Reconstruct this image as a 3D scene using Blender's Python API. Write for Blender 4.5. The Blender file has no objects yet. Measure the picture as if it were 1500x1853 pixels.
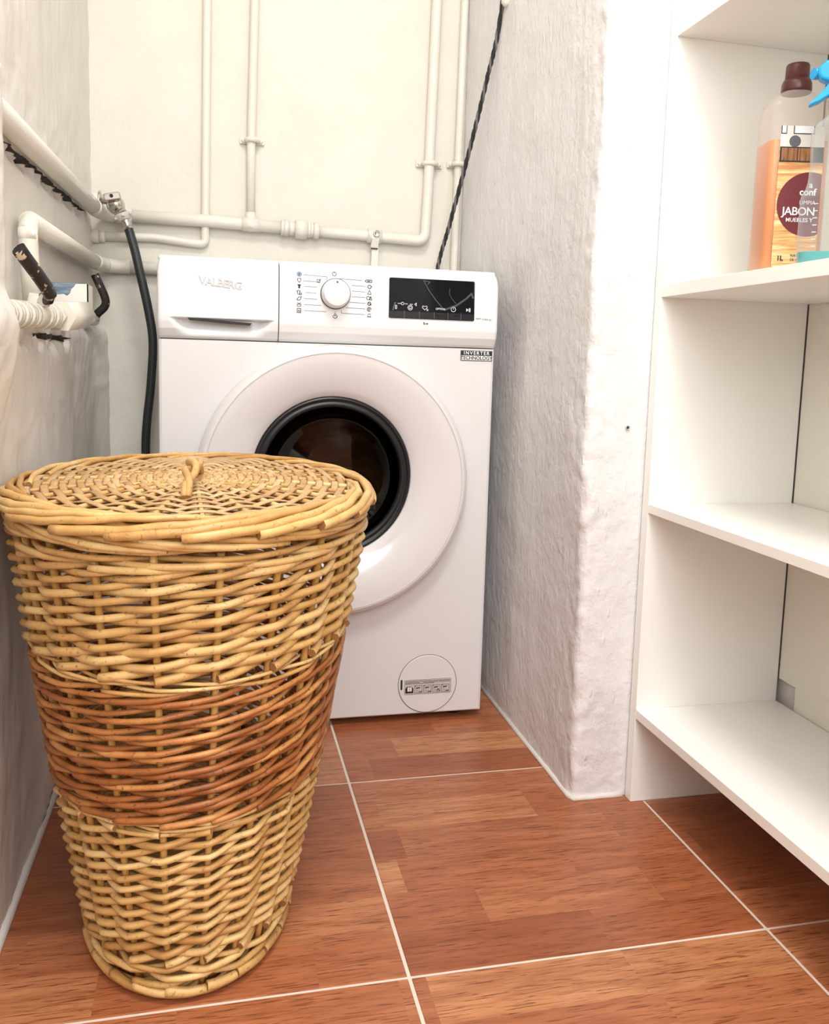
import bpy, bmesh, math, random
from math import pi, sin, cos, sqrt, atan2
from mathutils import Vector, Matrix, noise
S = bpy.context.scene
COL = S.collection
rnd = random.Random(7)

# ------------------------------------------------------------------ camera, world, lights, exposure
cam_d = bpy.data.cameras.new('camera'); cam = bpy.data.objects.new('camera', cam_d); COL.objects.link(cam)
cam_d.sensor_fit = 'HORIZONTAL'; cam_d.sensor_width = 36.0
cam_d.lens = 36.0 * 1554.0341 / 1500; cam_d.shift_x = -0.00077; cam_d.shift_y = -86.88 / 1500
cam_d.clip_start = 0.01
Rt, Up, Fw = (0.97438345, -0.22307837, 0.02851202), (-0.0012378, 0.12145876, 0.99259571), (0.22488966, 0.96720412, -0.11807128)
cam.matrix_world = Matrix(((Rt[0], Up[0], -Fw[0], 0.09847), (Rt[1], Up[1], -Fw[1], -1.51837), (Rt[2], Up[2], -Fw[2], 0.67775), (0, 0, 0, 1)))
S.camera = cam

W = bpy.data.worlds.new('world'); S.world = W; W.use_nodes = True
W.node_tree.nodes['Background'].inputs[0].default_value = (0.86, 0.93, 1.0, 1)
W.node_tree.nodes['Background'].inputs[1].default_value = 1.0

def area(name, loc, target, sx, sy, power, color):
    l = bpy.data.lights.new(name, 'AREA'); l.shape = 'RECTANGLE'; l.size = sx; l.size_y = sy; l.energy = power; l.color = color
    o = bpy.data.objects.new(name, l); COL.objects.link(o); o.location = loc
    o.rotation_euler = (Vector(target) - Vector(loc)).to_track_quat('-Z', 'Y').to_euler()
    return o
area('daylight_window', (0.12, -2.36, 1.58), (0.2, 0, 1.0), 1.05, 1.25, 27, (0.98, 0.99, 1.0))
area('overhead_fill', (0.25, -1.25, 2.42), (0.25, -1.25, 0), 0.5, 0.5, 23, (1.0, 0.98, 0.945))  # unseen overhead fill, added to brighten the shelf tops and pillar

V = S.view_settings
S.display_settings.display_device = 'sRGB'
V.view_transform = 'Standard'; V.look = 'None'; V.exposure = 0.10; V.gamma = 1.0; V.use_curve_mapping = False

# ------------------------------------------------------------------ materials
def s2l(c):
    return tuple(((x / 255) / 12.92 if x / 255 <= .04045 else ((x / 255 + .055) / 1.055) ** 2.4) for x in c)

class NT:
    def __init__(s, name):
        s.m = bpy.data.materials.new(name); s.m.use_nodes = True
        s.t = s.m.node_tree; s.b = s.t.nodes['Principled BSDF']; s.out = s.t.nodes['Material Output']
    def n(s, typ, **kw):
        nd = s.t.nodes.new(typ)
        for k, v in kw.items():
            if k.startswith('i_'):
                key = k[2:]
                key = int(key) if key.isdigit() else key.replace('_', ' ')
                nd.inputs[key].default_value = v
            else: setattr(nd, k, v)
        return nd
    def l(s, a, b): s.t.links.new(a, b)
    def coords(s, scale=(1, 1, 1), kind='Object'):
        tc = s.n('ShaderNodeTexCoord'); mp = s.n('ShaderNodeMapping'); mp.inputs['Scale'].default_value = scale
        s.l(tc.outputs[kind], mp.inputs[0]); return mp.outputs[0]
    def noise(s, scale, detail=4, rough=.5, vec=None):
        nd = s.n('ShaderNodeTexNoise'); nd.inputs['Scale'].default_value = scale; nd.inputs['Detail'].default_value = detail
        nd.inputs['Roughness'].default_value = rough
        if vec is not None: s.l(vec, nd.inputs['Vector'])
        return nd.outputs['Fac']
    def ramp(s, fac, stops):
        r = s.n('ShaderNodeValToRGB'); e = r.color_ramp.elements
        while len(e) < len(stops): e.new(.5)
        for el, (p, c) in zip(e, stops):
            el.position = p; el.color = (*c, 1) if len(c) == 3 else c
        s.l(fac, r.inputs[0]); return r.outputs[0]
    def mix(s, fac, a, b, mode='MIX'):
        m = s.n('ShaderNodeMix', data_type='RGBA', blend_type=mode)
        for sock, v in ((0, fac), (6, a), (7, b)):
            if hasattr(v, 'is_output'): s.l(v, m.inputs[sock])
            else: m.inputs[sock].default_value = v if sock == 0 else ((*v, 1) if len(v) == 3 else v)
        return m.outputs[2]
    def math(s, op, a, b=0.0):
        m = s.n('ShaderNodeMath', operation=op)
        for i, v in enumerate((a, b)):
            if hasattr(v, 'is_output'): s.l(v, m.inputs[i])
            else: m.inputs[i].default_value = v
        return m.outputs[0]
    def bump(s, h, strength, dist=.002):
        b = s.n('ShaderNodeBump'); b.inputs['Strength'].default_value = strength; b.inputs['Distance'].default_value = dist
        s.l(h, b.inputs['Height']); s.l(b.outputs[0], s.b.inputs['Normal'])
    def set(s, color=None, rough=None, metal=None, **kw):
        if color is not None:
            if hasattr(color, 'is_output'): s.l(color, s.b.inputs['Base Color'])
            else: s.b.inputs['Base Color'].default_value = (*color, 1)
        if rough is not None: s.b.inputs['Roughness'].default_value = rough
        if metal is not None: s.b.inputs['Metallic'].default_value = metal
        for k, v in kw.items(): s.b.inputs[k.replace('_', ' ')].default_value = v
        return s.m

def plain(name, rgb, rough=.5, metal=0, **kw):
    return NT(name).set(s2l(rgb), rough, metal, **kw)

def plaster(name, rgb, chips=1.0, trowel=1.0, strength=.55):
    t = NT(name); c = t.coords(kind='Object')
    a = t.noise(9, 5, .55, c); f = t.noise(70, 4, .6, c)
    st = t.noise(26, 5, .65, t.coords((1, 1, .22), 'Object'))
    chip = t.n('ShaderNodeTexVoronoi'); chip.inputs['Scale'].default_value = 55; chip.inputs['Randomness'].default_value = 1; t.l(t.coords((1, 1, .32), 'Object'), chip.inputs['Vector'])
    cm = t.ramp(chip.outputs['Distance'], [(0.0, (1, 1, 1)), (0.16, (0, 0, 0))])
    h = t.math('ADD', t.math('MULTIPLY', a, .9), t.math('MULTIPLY', f, .34))
    h = t.math('ADD', h, t.math('MULTIPLY', st, .5 * trowel))
    h = t.math('ADD', h, t.math('MULTIPLY', cm, .22 * chips))
    t.bump(h, strength, .006)
    lc = s2l(rgb)
    col = t.mix(t.ramp(a, [(.3, (0, 0, 0)), (.7, (1, 1, 1))]), tuple(x * .95 for x in lc), lc)
    return t.set(col, .62)

M = {}
M['wall_l'] = plaster('plaster_left', (236, 230, 223), 1.3, .6, .48)
M['wall_b'] = plaster('plaster_back', (226, 222, 210), .25, .25)
M['wall_r'] = plaster('plaster_right', (236, 234, 234), 1.1, 1.1, .95)
M['wall_o'] = plaster('plaster_outer', (232, 230, 226), .3, .3)
M['ceil'] = plaster('plaster_ceiling', (236, 234, 230), .1, .1)
M['pipe'] = (lambda t: (t.bump(t.noise(90, 4, .6, t.coords()), .35, .002), t.set(s2l((228, 223, 211)), .38))[1])(NT('painted_pipe'))
M['caulk'] = plaster('caulk', (228, 222, 216), .6, .4)
M['grout'] = plain('grout', (226, 214, 200), .8)
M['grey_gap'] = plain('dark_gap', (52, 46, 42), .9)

def tile_material():
    t = NT('wood_print_tile')
    tc = t.n('ShaderNodeTexCoord'); oi = t.n('ShaderNodeObjectInfo')
    off = t.n('ShaderNodeCombineXYZ')
    t.l(t.math('MULTIPLY', oi.outputs['Random'], 5.3), off.inputs[0])
    t.l(t.math('MULTIPLY', t.math('FLOOR', t.math('MULTIPLY', oi.outputs['Random'], 23.0)), .449 / 6), off.inputs[1])
    add = t.n('ShaderNodeVectorMath', operation='ADD'); t.l(tc.outputs['Object'], add.inputs[0]); t.l(off.outputs[0], add.inputs[1])
    P = add.outputs[0]
    def brick(w, freq):
        b = t.n('ShaderNodeTexBrick'); b.offset = .37; b.offset_frequency = 2; b.squash = 1.35; b.squash_frequency = 3
        b.inputs['Scale'].default_value = 1; b.inputs['Mortar Size'].default_value = 0
        b.inputs['Brick Width'].default_value = w; b.inputs['Row Height'].default_value = .449 / 6
        b.inputs['Color1'].default_value = (0, 0, 0, 1); b.inputs['Color2'].default_value = (1, 1, 1, 1)
        t.l(P, b.inputs['Vector']); return b.outputs['Color']
    tone = brick(.235, 2)
    sep = t.n('ShaderNodeSeparateXYZ'); t.l(P, sep.inputs[0])
    shift = t.n('ShaderNodeCombineXYZ')
    t.l(t.math('ADD', sep.outputs[0], t.math('MULTIPLY', tone, 3.1)), shift.inputs[0]); t.l(sep.outputs[1], shift.inputs[1]); t.l(tone, shift.inputs[2])
    def st(sx, sy, det):
        mp = t.n('ShaderNodeMapping'); mp.inputs['Scale'].default_value = (sx, sy, 3); t.l(shift.outputs[0], mp.inputs[0])
        nd = t.n('ShaderNodeTexNoise'); nd.inputs['Scale'].default_value = 1; nd.inputs['Detail'].default_value = det; nd.inputs['Roughness'].default_value = .6
        nd.inputs['Distortion'].default_value = .5
        t.l(mp.outputs[0], nd.inputs['Vector']); return nd.outputs['Fac']
    grain = st(7, 75, 5); pores = st(28, 520, 2); fig = st(4, 26, 2)
    base = t.ramp(tone, [(0, s2l((160, 92, 58))), (.35, s2l((178, 108, 70))), (.65, s2l((190, 122, 82))), (1, s2l((208, 146, 100)))])
    col = t.mix(t.ramp(grain, [(.32, (0, 0, 0)), (.66, (1, 1, 1))]), t.mix(1.0, base, (.74, .68, .62), 'MULTIPLY'), base)
    col = t.mix(t.ramp(fig, [(.44, (0, 0, 0)), (.5, (.35, .35, .35)), (.56, (0, 0, 0))]), col, s2l((140, 74, 44)))
    col = t.mix(t.ramp(pores, [(.33, (.75, .75, .75)), (.46, (0, 0, 0))]), col, s2l((98, 46, 26)))
    t.bump(grain, .06, .001)
    r = t.ramp(grain, [(.3, (.36,) * 3), (.7, (.28,) * 3)]); t.l(r, t.b.inputs['Roughness'])
    return t.set(col)
M['tile'] = tile_material()

def willow(name, lo, mid, hi, dark, spot=.6):
    t = NT(name); oi = t.n('ShaderNodeObjectInfo'); c = t.coords()
    n1 = t.noise(34, 3, .5, c); n2 = t.noise(240, 3, .6, c); n3 = t.noise(9, 2, .5, c)
    f = t.math('ADD', t.math('MULTIPLY', n1, .55), t.math('MULTIPLY', oi.outputs['Random'], .34))
    f = t.math('ADD', f, t.math('MULTIPLY', n3, .3))
    col = t.ramp(f, [(.34, s2l(lo)), (.58, s2l(mid)), (.84, s2l(hi))])
    col = t.mix(t.ramp(n2, [(.30, (spot,) * 3), (.40, (0, 0, 0))]), col, s2l(dark))
    t.bump(n2, .25, .001)
    return t.set(col, .42)
M['willow'] = willow('pale_willow', (184, 135, 76), (213, 169, 104), (236, 203, 140), (120, 76, 36))
M['willow_stake'] = willow('stake_willow', (190, 140, 70), (208, 160, 88), (224, 182, 112), (130, 84, 40))
M['willow_lid'] = willow('lid_willow', (174, 134, 86), (198, 160, 110), (218, 186, 138), (110, 70, 38))
M['willow_brown'] = willow('brown_willow', (134, 76, 34), (172, 106, 54), (222, 162, 96), (78, 42, 20), .8)
M['cut_end'] = plain('cut_end', (150, 104, 58), .7)

M['enamel'] = plain('white_enamel', (226, 224, 225), .22, 0, Coat_Weight=.3, Coat_Roughness=.08)
M['panel_white'] = plain('white_plastic', (236, 236, 237), .28)
M['door_white'] = plain('door_plastic', (226, 222, 222), .16, 0, Coat_Weight=.5, Coat_Roughness=.05)
M['seam'] = plain('seam_dark', (92, 92, 94), .7)
M['logo'] = plain('logo_grey', (206, 206, 209), .2)
M['ink'] = plain('ink_black', (34, 34, 38), .6)
M['ink_grey'] = plain('ink_grey', (88, 88, 94), .6)
M['ink_blue'] = plain('ink_blue', (62, 104, 168), .6)
M['white_ink'] = plain('white_ink', (232, 234, 238), .5)
M['glint_grey'] = plain('film_glint', (66, 70, 82), .35)  # tone of the reflections painted on the wrinkled film
M['screen'] = plain('black_screen', (7, 9, 17), .10, 0, Specular_IOR_Level=.25)
M['key'] = plain('touch_key_black', (16, 18, 28), .2)
M['key_line'] = plain('key_line', (96, 98, 104), .4)
M['gasket'] = plain('black_gasket', (20, 25, 28), .32)
M['rubber'] = plain('dark_rubber', (18, 17, 16), .7)
M['steel'] = plain('drum_steel', (66, 60, 55), .38, 1)
M['sticker'] = plain('sticker_paper', (206, 198, 190), .5)
t = NT('door_glass'); t.set((.02, .02, .02), .04)
g_ = t.n('ShaderNodeBsdfGlossy'); g_.inputs['Roughness'].default_value = .05; g_.inputs['Color'].default_value = (.9, .88, .85, 1)
tr_ = t.n('ShaderNodeBsdfTransparent'); tr_.inputs[0].default_value = (.20, .17, .15, 1)
lw_ = t.n('ShaderNodeLayerWeight'); fa_ = t.math('ADD', .045, t.math('MULTIPLY', t.math('POWER', lw_.outputs['Facing'], 4.0), .35)); mx_ = t.n('ShaderNodeMixShader')
t.l(fa_, mx_.inputs[0]); t.l(tr_.outputs[0], mx_.inputs[1]); t.l(g_.outputs[0], mx_.inputs[2]); t.l(mx_.outputs[0], t.out.inputs[0]); M['glass'] = t.m
M['chrome'] = plain('chrome', (200, 198, 192), .14, 1)
M['hose'] = plain('hose_rubber', (40, 45, 48), .45)
M['hose_ring'] = plain('grey_nut', (198, 192, 182), .45)
M['cord_a'] = plain('cord_dark', (44, 44, 48), .8)
M['cord_b'] = plain('cord_grey', (116, 112, 112), .8)
def chipped(name, base, chip, thr):
    t = NT(name); n = t.noise(75, 4, .6, t.coords())
    return t.set(t.mix(t.ramp(n, [(thr, (0, 0, 0)), (thr + .03, (1, 1, 1))]), s2l(base), s2l(chip)), .45)
M['lever'] = chipped('lever_black', (32, 27, 26), (206, 188, 160), .62)
M['box_blue'] = (lambda t: t.set(t.ramp(t.noise(1, 4, .6, t.coords((20, 20, 160))), [(.35, s2l((46, 76, 104))), (.65, s2l((150, 168, 180)))]), .5))(NT('blue_scuffed'))
M['box_white'] = plain('box_white', (234, 230, 220), .5)
M['melamine'] = plain('white_melamine', (248, 247, 242), .34)
M['melamine_edge'] = plain('melamine_edge', (232, 226, 214), .4)
M['hardboard'] = plain('back_board', (240, 238, 226), .45)
M['maroon'] = plain('maroon_plastic', (78, 34, 32), .35)
M['blue'] = plain('blue_plastic', (6, 160, 222), .3)
M['label_maroon'] = plain('label_maroon', (108, 34, 42), .45)
M['label_wall'] = plain('label_wall', (214, 208, 200), .45)
M['label_wood'] = (lambda t: t.set(t.ramp(t.noise(1, 3, .6, t.coords((18, 18, 260))), [(.36, s2l((196, 136, 82))), (.5, s2l((226, 178, 116))), (.64, s2l((244, 214, 160)))]), .45))(NT('label_wood'))
M['label_board'] = (lambda t: t.set(t.ramp(t.noise(1, 3, .6, t.coords((320, 320, 20))), [(.35, s2l((92, 58, 34))), (.65, s2l((172, 116, 66)))]), .45))(NT('label_sideboard'))
M['orange_liquid'] = plain('orange_soap', (238, 142, 52), .3, 0, Subsurface_Weight=.0)
M['teal'] = plain('teal_liquid', (70, 168, 166), .2)
def clear(name, rgb, transp, rough=.12, edge=.75):
    t = NT(name); t.set(s2l(rgb), rough)
    tr = t.n('ShaderNodeBsdfTransparent'); mx = t.n('ShaderNodeMixShader')
    lw = t.n('ShaderNodeLayerWeight'); lw.inputs[0].default_value = .35
    f = t.math('SUBTRACT', transp, t.math('MULTIPLY', lw.outputs['Facing'], transp * edge))
    t.l(f, mx.inputs[0]); t.l(t.b.outputs[0], mx.inputs[1]); t.l(tr.outputs[0], mx.inputs[2]); t.l(mx.outputs[0], t.out.inputs[0])
    return t.m
M['frosted'] = clear('frosted_plastic', (214, 200, 188), .80, .25, .35)
M['pet'] = clear('clear_plastic', (196, 202, 202), .90, .06, .5)
M['glass_pane'] = clear('window_glass', (235, 240, 245), .93, .02)

# ------------------------------------------------------------------ helpers
class MB:
    def __init__(s): s.v = []; s.f = []; s.mi = []; s.sm = []
    def add(s, vs, fs, mi=0, smooth=False):
        o = len(s.v); s.v += [tuple(p) for p in vs]; s.f += [tuple(i + o for i in f) for f in fs]
        s.mi += [mi] * len(fs); s.sm += [smooth] * len(fs)
    def box(s, x0, x1, y0, y1, z0, z1, mi=0, b=0.0):
        if b <= 0:
            vs = [(x, y, z) for x in (x0, x1) for y in (y0, y1) for z in (z0, z1)]
            s.add(vs, [(0, 1, 3, 2), (4, 6, 7, 5), (0, 4, 5, 1), (2, 3, 7, 6), (0, 2, 6, 4), (1, 5, 7, 3)], mi); return
        bm = bmesh.new(); bmesh.ops.create_cube(bm, size=1)
        for v in bm.verts: v.co = ((x0 + x1) / 2 + v.co.x * (x1 - x0), (y0 + y1) / 2 + v.co.y * (y1 - y0), (z0 + z1) / 2 + v.co.z * (z1 - z0))
        bmesh.ops.bevel(bm, geom=bm.edges[:], offset=b, segments=2, affect='EDGES', profile=.5)
        bm.verts.index_update(); s.add([v.co[:] for v in bm.verts], [[v.index for v in f.verts] for f in bm.faces], mi); bm.free()
    def tube(s, pts, r, sides=8, closed=False, mi=0, caps=True, flat=None, capmi=None):
        """flat = (width half, thickness half, normal function) for strips"""
        n = len(pts); P = [Vector(p) for p in pts]; rings = []; up = None
        for i in range(n):
            a = P[(i - 1) % n] if (closed or i > 0) else P[i]; b = P[(i + 1) % n] if (closed or i < n - 1) else P[i]
            tg = (b - a).normalized()
            if flat: up = Vector(flat[2](i))
            elif up is None: up = Vector((0, 0, 1)) if abs(tg.z) < .9 else Vector((0, 1, 0))
            up = (up - tg * up.dot(tg)).normalized(); sd = tg.cross(up)
            rr = r(i / max(1, n - 1)) if callable(r) else r
            ra, rb = (flat[0], flat[1]) if flat else (rr, rr)
            rings.append([P[i] + sd * (ra * cos(2 * pi * k / sides)) + up * (rb * sin(2 * pi * k / sides)) for k in range(sides)])
        vs = [v for ring in rings for v in ring]; fs = []
        for i in range(n if closed else n - 1):
            j = (i + 1) % n
            for k in range(sides):
                k2 = (k + 1) % sides; fs.append((i * sides + k, j * sides + k, j * sides + k2, i * sides + k2))
        s.add(vs, fs, mi, True)
        if caps and not closed:
            o = len(s.v) - len(vs); cm = mi if capmi is None else capmi
            s.f.append(tuple(o + k for k in range(sides))); s.mi.append(cm); s.sm.append(False)
            s.f.append(tuple(o + (n - 1) * sides + k for k in reversed(range(sides)))); s.mi.append(cm); s.sm.append(False)
    def lathe(s, prof, c, axis='Z', n=32, mi=0, smooth=True, caps=True):
        """prof: list of (radius, height); c: centre"""
        c = Vector(c); vs = []; fs = []
        def put(r, h, a):
            x, y = r * cos(a), r * sin(a)
            if axis == 'Z': return c + Vector((x, y, h))
            if axis == 'Y': return c + Vector((x, h, y))
            return c + Vector((h, x, y))
        for r, h in prof:
            for k in range(n): vs.append(put(r, h, 2 * pi * k / n))
        for i in range(len(prof) - 1):
            for k in range(n):
                k2 = (k + 1) % n; fs.append((i * n + k, i * n + k2, (i + 1) * n + k2, (i + 1) * n + k))
        s.add(vs, fs, mi, smooth)
        if caps:
            o = len(s.v) - len(vs)
            for i in (0, len(prof) - 1):
                if prof[i][0] > 1e-6: s.f.append(tuple(o + i * n + k for k in range(n))); s.mi.append(mi); s.sm.append(False)
    def grid(s, us, vs_, f, mi=0, smooth=True):
        pts = [f(u, v) for u in us for v in vs_]; m = len(vs_)
        s.add(pts, [(i * m + j, (i + 1) * m + j, (i + 1) * m + j + 1, i * m + j + 1) for i in range(len(us) - 1) for j in range(m - 1)], mi, smooth)
    def prism(s, poly, a, b, fn, mi=0):
        """poly: 2D outline, fn(p, q, h) -> 3D, extruded from a to b"""
        n = len(poly); vs = [fn(p, q, a) for p, q in poly] + [fn(p, q, b) for p, q in poly]
        s.add(vs, [tuple(range(n)), tuple(range(2 * n - 1, n - 1, -1))] + [(i, (i + 1) % n, n + (i + 1) % n, n + i) for i in range(n)], mi)
    def obj(s, name, mats, parent=None, fix=True):
        me = bpy.data.meshes.new(name); org = Vector((0, 0, 0)); p = parent
        while p is not None: org += p.location; p = p.parent
        me.from_pydata([tuple(Vector(v) - org) for v in s.v], [], s.f)
        for m in (mats if isinstance(mats, (list, tuple)) else [mats]): me.materials.append(m)
        me.polygons.foreach_set('material_index', s.mi); me.polygons.foreach_set('use_smooth', s.sm)
        me.update()
        if fix:
            bm = bmesh.new(); bm.from_mesh(me); bmesh.ops.recalc_face_normals(bm, faces=bm.faces); bm.to_mesh(me); bm.free()
        o = bpy.data.objects.new(name, me); COL.objects.link(o); o.parent = parent
        return o

def thing(name, label, cat, loc, group=None):
    o = bpy.data.objects.new(name, None); COL.objects.link(o); o.location = loc; o.empty_display_size = .05
    o['label'] = label; o['category'] = cat
    if group: o['group'] = group
    return o
def structure(o, label=None):
    o['kind'] = 'structure'
    if label: o['label'] = label
    return o
def lab(o, label): o['label'] = label; return o
def sstep(a, b, x):
    t = min(1, max(0, (x - a) / (b - a))); return t * t * (3 - 2 * t)
def frange(a, b, st):
    n = max(1, round((b - a) / st)); return [a + (b - a) * i / n for i in range(n + 1)]
def nz(x, y, z, s): return noise.noise(Vector((x * s, y * s, z * s)))
def bez(pts, n=12):
    """Catmull-Rom through points"""
    P = [Vector(p) for p in pts]; P = [2 * P[0] - P[1]] + P + [2 * P[-1] - P[-2]]; out = []
    for i in range(1, len(P) - 2):
        for k in range(n):
            t = k / n; a, b, c, d = P[i - 1:i + 3]
            out.append(.5 * ((2 * b) + (c - a) * t + (2 * a - 5 * b + 4 * c - d) * t * t + (3 * b - a - 3 * c + d) * t ** 3))
    out.append(P[-2]); return out
def arc_path(pts, r, seg=6):
    """polyline with rounded corners"""
    P = [Vector(p) for p in pts]; out = [P[0]]
    for i in range(1, len(P) - 1):
        a = (P[i - 1] - P[i]).normalized(); b = (P[i + 1] - P[i]).normalized()
        p0, p2 = P[i] + a * r, P[i] + b * r
        for k in range(seg + 1):
            t = k / seg; out.append(p0 * (1 - t) ** 2 + P[i] * 2 * t * (1 - t) + p2 * t * t)
    out.append(P[-1]); return out

def text_mesh(name, body, size, origin, xdir, ydir, mat, parent, bold=0.0, depth=.0003, align='LEFT', spacing=1.0):
    cu = bpy.data.curves.new(name, 'FONT'); cu.body = body; cu.size = size; cu.align_x = align; cu.extrude = depth; cu.offset = bold * size
    cu.resolution_u = 3; cu.space_character = spacing
    o = bpy.data.objects.new(name, cu); COL.objects.link(o)
    me = bpy.data.meshes.new_from_object(o.evaluated_get(bpy.context.evaluated_depsgraph_get()))
    bpy.data.objects.remove(o); me.name = name
    X = Vector(xdir).normalized(); Y = Vector(ydir).normalized(); Z = X.cross(Y)
    org = Vector((0, 0, 0)); p = parent
    while p is not None: org += p.location; p = p.parent
    T = Matrix.Translation(Vector(origin) - org) @ Matrix(((X.x, Y.x, Z.x), (X.y, Y.y, Z.y), (X.z, Y.z, Z.z))).to_4x4()
    me.transform(T); me.materials.clear(); me.materials.append(mat)
    ob = bpy.data.objects.new(name, me); COL.objects.link(ob); ob.parent = parent
    return ob

# ------------------------------------------------------------------ the setting
# floor: grout bed with square wood-print tiles on it
TS, GW, GX, GY = 0.449, 0.0042, 0.3073, -0.2155
b = MB(); b.box(-1.15, 1.3, -2.6, .6, -.06, -.0012); floor = structure(b.obj('floor', M['grout']), 'floor of square tiles printed like reddish parquet with cream grout')
tile_me = None
for i in range(-3, 3):
    for j in range(-6, 2):
        x0, y0 = GX + i * TS, GY + j * TS
        if tile_me is None:
            b = MB(); h = TS / 2 - GW / 2; b.box(-h, h, -h, h, -.008, 0, 0, .0009); o = b.obj('tile', M['tile'], None); tile_me = o.data
        else:
            o = bpy.data.objects.new('tile', tile_me); COL.objects.link(o)
        o.parent = floor; o.location = (x0 + TS / 2, y0 + TS / 2, 0)

ZT = 2.45
# left wall: recessed upper strip where the pipes run, proud block towards the room, thick plaster in the corner
def left_x(y, z):
    x = -.158 + .0118 * sstep(.745, .70, z + .012 * nz(y, 0, 3, 9))
    block = sstep(-.505, -.535, y + .008 * nz(0, 0, z, 8)) * sstep(.985, .965, z)
    x += block * (.043 * sstep(.45, .74, z))
    x += .019 * sstep(.335, .43, y) * sstep(.76, .72, z)
    x += .0026 * nz(1, y, z, 14) + .0016 * nz(5, y, z, 45)
    # broken plaster right below the upper pipe
    zp = .944 + (y + .4) * .031 - .020
    g = math.exp(-((z - zp) / .0075) ** 2) * sstep(-.52, -.48, y) * sstep(.33, .28, y)
    x -= g * max(0, .012 + .018 * nz(9, y, z, 40))
    # broken plaster under the shut-off valve
    g = math.exp(-((z - .695) / .012) ** 2) * sstep(-.36, -.30, y) * sstep(.10, .0, y)
    x -= g * max(0, .010 + .03 * nz(3, y, z, 35))
    return x
ys = frange(-2.46, -.8, .12)[:-1] + frange(-.8, .44, .0062)
zs = frange(-.01, .55, .016)[:-1] + frange(.55, 1.05, .0056)[:-1] + frange(1.05, 1.6, .016)[:-1] + frange(1.6, ZT, .12)
b = MB(); b.grid(ys, zs, lambda y, z: (left_x(y, z), y, z))
b.add([(-.30, -2.46, -.01), (-.30, .44, -.01), (-.30, .44, ZT), (-.30, -2.46, ZT)], [(0, 1, 2, 3)])
structure(b.obj('wall_left', M['wall_l'], fix=False), 'left wall of lumpy off-white plaster')
wl = bpy.data.objects['wall_left']
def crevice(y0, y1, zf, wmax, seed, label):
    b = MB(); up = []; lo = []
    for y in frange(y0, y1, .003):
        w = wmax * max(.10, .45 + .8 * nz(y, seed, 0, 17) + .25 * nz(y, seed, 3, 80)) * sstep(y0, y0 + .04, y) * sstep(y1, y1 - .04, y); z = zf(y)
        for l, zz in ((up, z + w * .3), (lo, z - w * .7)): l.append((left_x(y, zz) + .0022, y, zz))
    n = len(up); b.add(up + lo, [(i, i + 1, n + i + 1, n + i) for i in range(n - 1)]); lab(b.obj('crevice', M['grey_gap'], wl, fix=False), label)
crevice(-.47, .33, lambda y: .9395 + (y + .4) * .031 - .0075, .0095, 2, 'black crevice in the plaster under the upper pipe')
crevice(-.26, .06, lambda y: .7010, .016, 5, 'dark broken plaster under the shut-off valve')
crevice(-.30, -.02, lambda y: .0125, .006, 8, 'black gap between the wall and its caulk')
# back wall
b = MB()
def back_y(x, z): return .433 - .0022 * nz(x, 2, z, 10) - .0012 * nz(x, 7, z, 40) * sstep(.95, .85, z)
b.grid(frange(-.20, .68, .011), frange(-.01, 1.6, .011)[:-1] + frange(1.6, ZT, .12), lambda x, z: (x, back_y(x, z), z))
b.add([(-.3, .56, -.01), (.9, .56, -.01), (.9, .56, ZT), (-.3, .56, ZT)], [(0, 1, 2, 3)])
structure(b.obj('wall_back', M['wall_b'], fix=False), 'back wall of the laundry niche painted off-white')
# right wall: niche side, rough corner, pillar front, then on behind the shelf unit
def right_p(s, z):
    L, yc, xr = .763, -.328, .643          # run along the niche, round the corner, then along the pillar front
    xc = xr - .003 * sstep(.2, .9, z) + .004 * nz(0, 3, z, 5) * sstep(.05, .25, z) - .006 * math.exp(-((z - .66) / .22) ** 2)
    r = .013 + .005 * nz(4, 0, z, 22)
    L0 = L - r
    e = math.exp(-((s - L) / .035) ** 2)   # closeness to the broken edge
    rough = .0012 * nz(s, 5, z, 16) + .0008 * nz(s, 1, z, 60) * (1 + 1.6 * e) + .0028 * e * nz(s, 8, z, 46)
    if s < L0:
        y = .435 - s; k = sstep(.25, 0, y - yc); x = xr * (1 - k) + xc * k
        return (x - rough, y, z)
    if s < L0 + r * pi / 2:
        a = (s - L0) / r
        return (xc + r - (r + rough) * cos(a), yc + r - (r + rough) * sin(a), z)
    d = s - L0 - r * pi / 2 + r
    return (xc + d, yc - rough * sstep(.09, .075, d), z)
ss = frange(0, .66, .012)[:-1] + frange(.66, .86, .0035)[:-1] + frange(.86, 1.14, .04)
b = MB(); b.grid(ss, frange(-.01, 1.6, .0085)[:-1] + frange(1.6, ZT, .12), right_p)
structure(b.obj('wall_right', M['wall_r'], fix=False), 'right niche wall and pillar of rough white plaster')
b = MB(); b.box(.992, 1.1, -2.46, -.30, -.01, ZT); structure(b.obj('wall_side', M['wall_o']), 'white wall behind the shelf unit')
b = MB(); b.box(-.3, 1.1, -2.6, .5, ZT, ZT + .08); structure(b.obj('ceiling', M['ceil']))
b = MB()
b.box(-.3, 1.1, -2.60, -2.44, -.01, .93); b.box(-.3, 1.1, -2.60, -2.44, 2.23, ZT); b.box(.67, 1.1, -2.60, -2.44, .93, 2.23); b.box(-.43, -.43 + .005, -2.6, -2.44, .93, 2.23)
structure(b.obj('wall_rear', M['wall_o']))
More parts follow.
